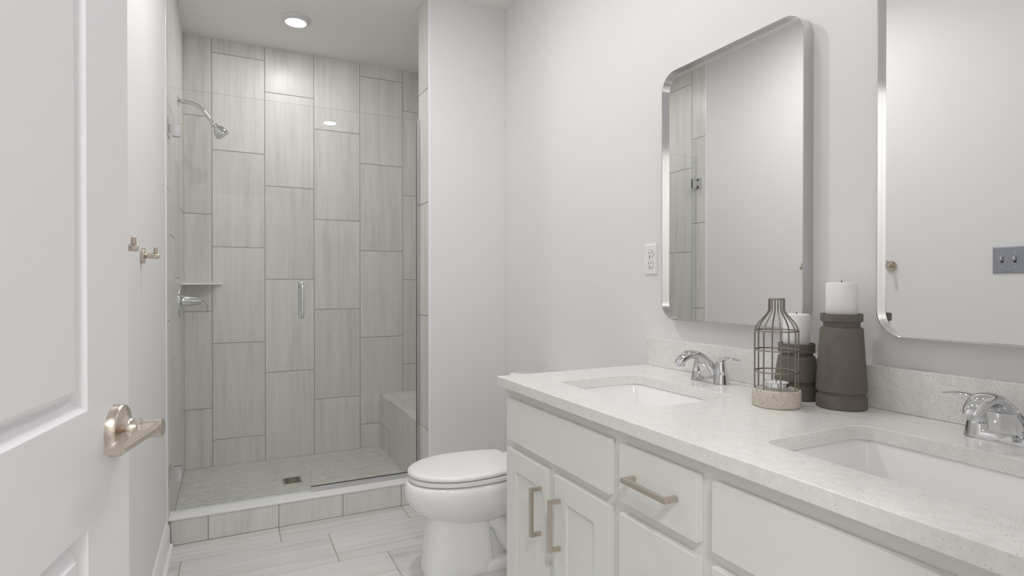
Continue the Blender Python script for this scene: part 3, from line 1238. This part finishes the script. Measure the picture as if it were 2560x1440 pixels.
def sink(sy, label):
    root = empty('sink', ((SX0 + SX1) / 2, sy, CB - 0.15), label, 'sink', 'undermount sinks in the counter')
    a, b = SX0 - 0.004, SX1 + 0.004
    h = SH + 0.004
    zr = CB - 0.0008
    inner = [(0.0, 0.0, 0.038), (0.002, -0.004, 0.038), (0.010, -0.060, 0.040), (0.018, -0.100, 0.044), (0.034, -0.122, 0.050), (0.070, -0.132, 0.045), (0.105, -0.136, 0.03)]
    outer = [(0.095, -0.150, 0.03), (0.028, -0.142, 0.05), (0.004, -0.105, 0.05), (-0.006, -0.02, 0.045), (-0.018, -0.012, 0.05), (-0.018, 0.0, 0.05)]
    rings = []
    for i, dz, r in inner:
        rings.append(rrect(a + i, b - i, sy - h + i, sy + h - i, r, zr + dz, 8))
    mb = MB()
    mb.loft(rings, False, True)
    rings = [rrect(a + i, b - i, sy - h + i, sy + h - i, r, zr + dz, 8) for i, dz, r in outer]
    rings.append(rrect(a, b, sy - h, sy + h, 0.038, zr, 8))
    mb.loft(rings, True, False)
    mb.build('basin', M['porcelain'], root, smooth=50)
    mb = MB()
    mb.lathe([(0.024, 0.0), (0.0235, 0.0025), (0.018, 0.0032), (0.017, 0.001), (0.0155, 0.0028), (0.006, 0.0045), (0.0, 0.005)], ((a + b) / 2, sy, zr - 0.1358), (0, 0, 1), 40)
    mb.build('drain_stopper', M['chrome'], root, smooth=40)


sink(SINK_Y[0], 'white undermount sink in the far end of the counter')
sink(SINK_Y[1], 'white undermount sink in the near end of the counter')


def faucet(sy, label):
    """centerset lavatory faucet: long base, arched spout over the bowl, two winged lever handles"""
    x, z = 1.304, CT + 0.0003
    root = empty('faucet', (x, sy, z), label, 'faucet', 'chrome centerset faucets')
    # base: two cones joined by a waist
    mb = MB()
    rings = []
    for dz, gx, gy in ((0.0, 0.0262, 0.0685), (0.004, 0.0256, 0.0680), (0.012, 0.0225, 0.064), (0.020, 0.0175, 0.057), (0.0235, 0.012, 0.048)):
        ring = []
        for k in range(48):
            a = 2 * PI * k / 48
            ca, sa = math.cos(a), math.sin(a)
            ring.append((x + gx * abs(ca) ** 0.9 * (1 if ca >= 0 else -1), sy + gy * abs(sa) ** 0.75 * (1 if sa >= 0 else -1), z + dz))
        rings.append(ring)
    mb.loft(rings)
    mb.build('base_plate', M['chrome'], root, smooth=50)
    # spout: broad blade rising from the base and arching towards the bowl
    # (offset towards the bowl, height, half width, half thickness)
    st = [(-0.016, 0.004, 0.037, 0.016), (-0.010, 0.020, 0.0345, 0.0165), (0.000, 0.038, 0.0305, 0.0165), (0.015, 0.056, 0.0265, 0.0155), (0.034, 0.072, 0.0235, 0.0140),
          (0.058, 0.0835, 0.0215, 0.0125), (0.082, 0.0860, 0.0200, 0.0120), (0.102, 0.081, 0.0185, 0.0125), (0.118, 0.070, 0.0165, 0.0120), (0.127, 0.060, 0.0125, 0.0085)]
    cp = smoothpath([(x - a, sy, z + b) for a, b, _, _ in st], 4)
    rings = []
    for i, p in enumerate(cp):
        f = min(i / 4.0, len(st) - 1.0)
        j = min(int(f), len(st) - 2)
        t = f - j
        hw = st[j][2] * (1 - t) + st[j + 1][2] * t
        ht = st[j][3] * (1 - t) + st[j + 1][3] * t
        q = cp[min(i + 1, len(cp) - 1)] - cp[max(i - 1, 0)]
        nrm = Vector((q.z, 0, -q.x)).normalized()
        ring = []
        for k in range(24):
            a = 2 * PI * k / 24
            ca, sa = math.cos(a), math.sin(a)
            ring.append(p + Vector((0, hw * abs(ca) ** 0.8 * (1 if ca >= 0 else -1), 0)) + nrm * ht * sa)
        rings.append(ring)
    mb = MB()
    mb.loft(rings)
    # skirt that fills the arch down to the base at the back
    sk = []
    for dz, xf, xb, hw in ((0.003, 0.0255, -0.0255, 0.040), (0.014, 0.0225, -0.022, 0.037), (0.028, 0.0230, -0.014, 0.0325), (0.044, 0.0300, -0.002, 0.0275), (0.058, 0.0400, 0.010, 0.0235)):
        ring = []
        for k in range(24):
            a = 2 * PI * k / 24
            ring.append((x - ((xf + xb) / 2 + (xf - xb) / 2 * math.cos(a)), sy + hw * math.sin(a), z + dz))
        sk.append(ring)
    mb.loft(sk)
    sp = mb.build('spout', M['chrome'], root, smooth=55)
    mb = MB()
    mb.lathe([(0.0125, 0.0), (0.0125, -0.012), (0.0118, -0.0135), (0.0095, -0.0138)], (x - 0.1155, sy, z + 0.0660), (0, 0, 1), 32)
    mb.build('aerator', M['chrome'], sp, smooth=35)
    for s in (-1, 1):
        yh = sy + s * 0.0440
        mb = MB()
        mb.lathe([(0.0248, 0.0), (0.0243, 0.004), (0.0208, 0.026), (0.0206, 0.0272), (0.0203, 0.0275), (0.0165, 0.048), (0.0140, 0.060), (0.0122, 0.0665), (0.0085, 0.0700), (0.0, 0.0712)],
                 (x, yh, z + 0.001), (0, 0, 1), 40)
        # winged lever: sweeps outwards, thin at the tip
        path = smoothpath([(x, yh - s * 0.008, z + 0.056), (x, yh + s * 0.002, z + 0.0680), (x, yh + s * 0.018, z + 0.0755), (x + 0.003, yh + s * 0.040, z + 0.0775), (x + 0.006, yh + s * 0.066, z + 0.0735)], 6)
        rings = []
        for i, p in enumerate(path):
            t = i / (len(path) - 1)
            q = path[min(i + 1, len(path) - 1)] - path[max(i - 1, 0)]
            side = q.cross(Vector((0, 0, 1))).normalized()
            nrm = side.cross(q).normalized()
            hw = 0.0125 * (1 - t) + 0.0085 * t
            ht = 0.0085 * (1 - t) ** 1.5 + 0.0018
            if i == len(path) - 1:
                hw *= 0.6
            rings.append([p + side * hw * math.cos(a) + nrm * ht * math.sin(a) for a in [2 * PI * k / 20 for k in range(20)]])
        mb.loft(rings)
        mb.build('handle', M['chrome'], root, smooth=50)


faucet(SINK_Y[0], 'chrome two handle faucet behind the far sink')
faucet(SINK_Y[1], 'chrome two handle faucet behind the near sink, cut by the picture edge')


# ------------------------------------------------------------------ toilet
def egg(xf, xb, hw, y, z, n=56, xm=None, back=2.6, front=2.05):
    """plan of a toilet rim: rounded nose at xf, squarer towards xb"""
    xm = xf + (xb - xf) * 0.52 if xm is None else xm
    pts = []
    for k in range(n):
        a = 2 * PI * k / n
        ca, sa = math.cos(a), math.sin(a)
        e = 2.0 / (front if ca < 0 else back)
        rx = (xm - xf) if ca < 0 else (xb - xm)
        pts.append((xm + rx * abs(ca) ** e * (1 if ca >= 0 else -1), y + hw * abs(sa) ** e * (1 if sa >= 0 else -1), z))
    return pts


def toilet():
    y = 2.243
    root = empty('toilet', (0.95, y, 0), 'white two piece toilet with lid closed between the vanity and the shower', 'toilet')
    mb = MB()
    # bowl, from the foot of the bulge up to the rim
    bowl = [(0.205, 0.765, 1.06, 0.085), (0.224, 0.730, 1.09, 0.110), (0.245, 0.700, 1.115, 0.131), (0.270, 0.669, 1.13, 0.151), (0.300, 0.645, 1.135, 0.167),
            (0.335, 0.6315, 1.135, 0.176), (0.360, 0.6315, 1.135, 0.1775), (0.378, 0.637, 1.13, 0.1750), (0.3845, 0.644, 1.125, 0.170)]
    mb.loft([egg(a, b, h, y, z) for z, a, b, h in bowl])
    # pedestal under the nose
    ped = [(0.0005, 0.704, 0.999, 0.102), (0.012, 0.7010, 0.999, 0.1040), (0.03, 0.7030, 0.997, 0.1020), (0.12, 0.713, 0.986, 0.098), (0.20, 0.722, 0.979, 0.096), (0.235, 0.724, 0.977, 0.099), (0.262, 0.718, 0.980, 0.110)]
    mb.loft([egg(a, b, h, y, z, xm=0.84, back=5.0, front=2.7) for z, a, b, h in ped])
    # foot plate running back, trapway body and its S-shaped bulge
    foot = [(0.0005, 0.90, 1.235, 0.104), (0.020, 0.90, 1.235, 0.104), (0.034, 0.905, 1.230, 0.098), (0.040, 0.91, 1.225, 0.090)]
    mb.loft([egg(a, b, h, y, z, xm=1.07, back=5, front=5) for z, a, b, h in foot])
    core = [(0.03, 0.93, 1.19, 0.050), (0.12, 0.93, 1.18, 0.050), (0.24, 0.92, 1.20, 0.060), (0.33, 0.90, 1.28, 0.095), (0.375, 0.90, 1.36, 0.135), (0.3845, 0.90, 1.365, 0.135)]
    mb.loft([egg(a, b, h, y, z, xm=1.05, back=5, front=4) for z, a, b, h in core])
    for s in (-1, 1):
        pts = smoothpath([(0.955, y + s * 0.040, 0.225), (1.02, y + s * 0.056, 0.175), (1.05, y + s * 0.062, 0.115), (1.085, y + s * 0.062, 0.075), (1.13, y + s * 0.060, 0.095), (1.16, y + s * 0.055, 0.15), (1.17, y + s * 0.05, 0.22)], 6)
        mb.tube(pts, 0.037, 16)
    mb.build('bowl', M['porcelain'], root, smooth=55)
    for s in (-1, 1):
        c = MB()
        c.lathe([(0.013, 0.0), (0.013, 0.006), (0.009, 0.014), (0.0, 0.016)], (1.09, y + s * 0.082, 0.0385), (0, 0, 1), 24)
        c.build('bolt_cap', M['porcelain'], root, smooth=50)
    mb = MB()
    seat = [(0.3900, 0.654, 1.105, 0.164), (0.3930, 0.647, 1.11, 0.1715), (0.4010, 0.6455, 1.11, 0.1730), (0.4075, 0.6475, 1.11, 0.1715), (0.4095, 0.653, 1.105, 0.166)]
    mb.loft([egg(a, b, h, y, z, back=3.2) for z, a, b, h in seat])
    mb.build('seat', M['plastic'], root, smooth=50)
    mb = MB()
    # plan outline of the lid: nose half ellipse, then tapering sides to a square back
    plan = []
    for k in range(33):
        a = PI / 2 + PI * k / 32
        plan.append((0.875 + 0.2305 * math.cos(a), 0.1735 * math.sin(a)))
    side = [(0.93, 0.1715), (0.98, 0.1655), (1.03, 0.1555), (1.075, 0.1430), (1.097, 0.1350), (1.1045, 0.1280), (1.1070, 0.1150)]
    plan = [(a, b) for a, b in reversed(side)] + plan + [(a, -b) for a, b in side]

    def lr(inset, z):
        out = []
        for px, py in plan:
            sx = 1 - inset / 0.225
            sy = 1 - inset / 0.165
            out.append((0.87 + (px - 0.87) * sx, y + py * sy, z))
        return out

    mb.loft([lr(0.006, 0.4140), lr(0.001, 0.4160), lr(0.0, 0.4210), lr(0.0015, 0.4275), lr(0.007, 0.4320), lr(0.020, 0.4345), (lr(0.070, 0.4365)), lr(0.130, 0.4372)])
    mb.build('lid', M['plastic'], root, smooth=50)
    mb = MB()
    for s in (-1, 1):
        mb = MB()
        mb.box(1.112, 1.145, y + s * 0.075 - 0.025, y + s * 0.075 + 0.025, 0.3875, 0.424)
        mb.build('seat_hinge', M['plastic'], root, bevel=0.006)
    mb = MB()
    tk = [(0.3860, 0.0, 0.165), (0.42, -0.006, 0.185), (0.60, -0.008, 0.198), (0.735, -0.008, 0.200)]
    mb.loft([rrect(1.205 + dx, 1.385, y - hw, y + hw, 0.03, z, 8) for z, dx, hw in tk])
    mb.build('tank', M['porcelain'], root, smooth=50)
    mb = MB()
    mb.loft([rrect(1.196, 1.388, y - 0.206, y + 0.206, 0.03, 0.7355, 8), rrect(1.190, 1.389, y - 0.209, y + 0.209, 0.03, 0.742, 8),
             rrect(1.190, 1.389, y - 0.209, y + 0.209, 0.03, 0.760, 8), rrect(1.198, 1.385, y - 0.202, y + 0.202, 0.028, 0.768, 8)])
    mb.build('tank_lid', M['porcelain'], root, smooth=50)
    mb = MB()
    mb.lathe([(0.013, 0), (0.013, 0.010), (0.009, 0.013)], (1.198, y + 0.14, 0.68), (-1, 0, 0), 24)
    mb.tube(smoothpath([(1.186, y + 0.14, 0.68), (1.180, y + 0.115, 0.678), (1.178, y + 0.075, 0.674)], 5), 0.006, 12)
    mb.build('flush_lever', M['chrome'], root, smooth=50)


toilet()


# ------------------------------------------------------------------ counter decor
def candle_holder(c, prof, label, top_r, recess):
    x, y = c
    root = empty('candle_holder', (x, y, CT), label, 'candle holder', 'dark stone candle holders')
    mb = MB()
    z = CT + 0.0004
    top = prof[-1][1]
    p = list(prof) + [(top_r, top), (top_r - 0.001, top - recess), (0.0, top - recess - 0.0002)]
    mb.lathe(p, (x, y, z), (0, 0, 1), 72, True, False)
    mb.build('holder_body', M['stone_dark'], root, smooth=28)
    return z + top - recess


def candle(c, z0, z1, r, label):
    root = empty('pillar_candle', (c[0], c[1], z0), label, 'candle', 'white pillar candles')
    mb = MB()
    mb.lathe([(r - 0.001, 0.0005), (r, 0.0025), (r, z1 - z0 - 0.0025), (r - 0.0012, z1 - z0 - 0.0006), (r - 0.003, z1 - z0), (r * 0.7, z1 - z0 - 0.0018), (0.004, z1 - z0 - 0.0036), (0.0, z1 - z0 - 0.0037)],
             (c[0], c[1], z0), (0, 0, 1), 56, True, False)
    mb.build('wax_pillar', M['wax'], root, smooth=40)
    mb = MB()
    mb.tube([(c[0], c[1], z1 - 0.006), (c[0], c[1], z1 + 0.0005), (c[0] + 0.0006, c[1], z1 + 0.0045)], 0.0011, 8)
    mb.build('wick', M['wick'], root)


PXT = 1.366 / 1419.7
tall_c = (1.3155, 0.871)
zc = candle_holder(tall_c, [(0.0525, 0.0), (0.0545, 0.0025), (0.0548, 0.0200), (0.0540, 0.0272), (0.0515, 0.0295), (0.0495, 0.0325), (0.0492, 0.0355), (0.0515, 0.0375), (0.0545, 0.0400),
                              (0.0548, 0.0430), (0.0458, 0.1880), (0.0448, 0.1900), (0.0392, 0.1935), (0.0390, 0.2030), (0.0405, 0.2050), (0.0450, 0.2068), (0.0452, 0.2235), (0.0446, 0.2245)],
                   'tall dark stone candle holder on the counter by the backsplash', 0.0405, 0.008)
candle(tall_c, zc + 0.0003, CT + 0.2995, 0.0337, 'white pillar candle in the tall dark holder')
short_c = (1.3170, 0.993)
zc = candle_holder(short_c, [(0.0505, 0.0), (0.0525, 0.0025), (0.0527, 0.0290), (0.0515, 0.0340), (0.0480, 0.0365), (0.0470, 0.0400), (0.0478, 0.0430), (0.0515, 0.0460), (0.0527, 0.0490),
                               (0.0520, 0.0525), (0.0440, 0.1075), (0.0430, 0.1095), (0.0388, 0.1120), (0.0385, 0.1165), (0.0398, 0.1180), (0.0435, 0.1195), (0.0437, 0.1415), (0.0431, 0.1425)],
                   'short dark stone candle holder behind the wire lantern', 0.0390, 0.008)
candle(short_c, zc + 0.0003, CT + 0.2185, 0.0318, 'white pillar candle in the short holder behind the lantern')


def lantern():
    x, y = 1.1890, 0.951
    z = CT + 0.0004
    root = empty('wire_lantern', (x, y, CT), 'bottle shaped wire lantern on a sand coloured stone base', 'lantern')
    mb = MB()
    mb.lathe([(0.0525, 0.0), (0.0548, 0.0025), (0.0551, 0.0060), (0.0551, 0.0365), (0.0545, 0.0400), (0.0525, 0.0418), (0.046, 0.0420), (0.044, 0.0400), (0.0, 0.0398)], (x, y, z), (0, 0, 1), 72, True, False)
    mb.build('stone_base', M['stone_light'], root, smooth=35)
    mb = MB()
    wr = 0.0018
    R = 0.0492
    prof = [(R, 0.0405), (R, 0.10), (R, 0.1680), (0.0488, 0.1790), (0.0470, 0.1885), (0.0410, 0.2005), (0.0310, 0.2130), (0.0225, 0.2235), (0.0180, 0.2315), (0.0174, 0.2400), (0.0174, 0.2590)]
    fine = smoothpath([(a, 0, b) for a, b in prof], 4)
    view = math.atan2(-y, -x)                       # direction from the lantern to the lens side
    for k in range(8):
        a = view + math.radians(11.0) + 2 * PI * k / 8
        mb.tube([(x + p.x * math.cos(a), y + p.x * math.sin(a), z + p.z) for p in fine], wr, 8)
    for r, h in ((R, 0.0410), (R, 0.0835), (R, 0.1355), (R * 0.992, 0.1825), (0.0174, 0.2590)):
        mb.tube([(x + r * math.cos(2 * PI * k / 48), y + r * math.sin(2 * PI * k / 48), z + h) for k in range(48)], wr, 8, closed=True)
    mb.build('wire_cage', M['wire'], root, smooth=60)
    # tealight standing inside
    t = empty('tealight', (x, y, z + 0.0400), 'small silver tealight candle inside the wire lantern', 'tealight')
    mb = MB()
    mb.lathe([(0.0265, 0.0002), (0.0278, 0.002), (0.0278, 0.0165), (0.0284, 0.0172), (0.0278, 0.0178), (0.0268, 0.0170), (0.0266, 0.0150), (0.0, 0.0150)], (x, y, z + 0.0400), (0, 0, 1), 48, True, False)
    mb.build('tin_cup', M['tin'], t, smooth=35)
    mb = MB()
    mb.lathe([(0.0264, 0.0151), (0.0262, 0.0162), (0.012, 0.0158), (0.0, 0.0156)], (x, y, z + 0.0400), (0, 0, 1), 40, True, False)
    mb.build('wax', M['wax'], t, smooth=35)
    mb = MB()
    mb.tube([(x, y, z + 0.0550), (x, y, z + 0.0625)], 0.0008, 8)
    mb.build('wick', M['wick'], t)


lantern()
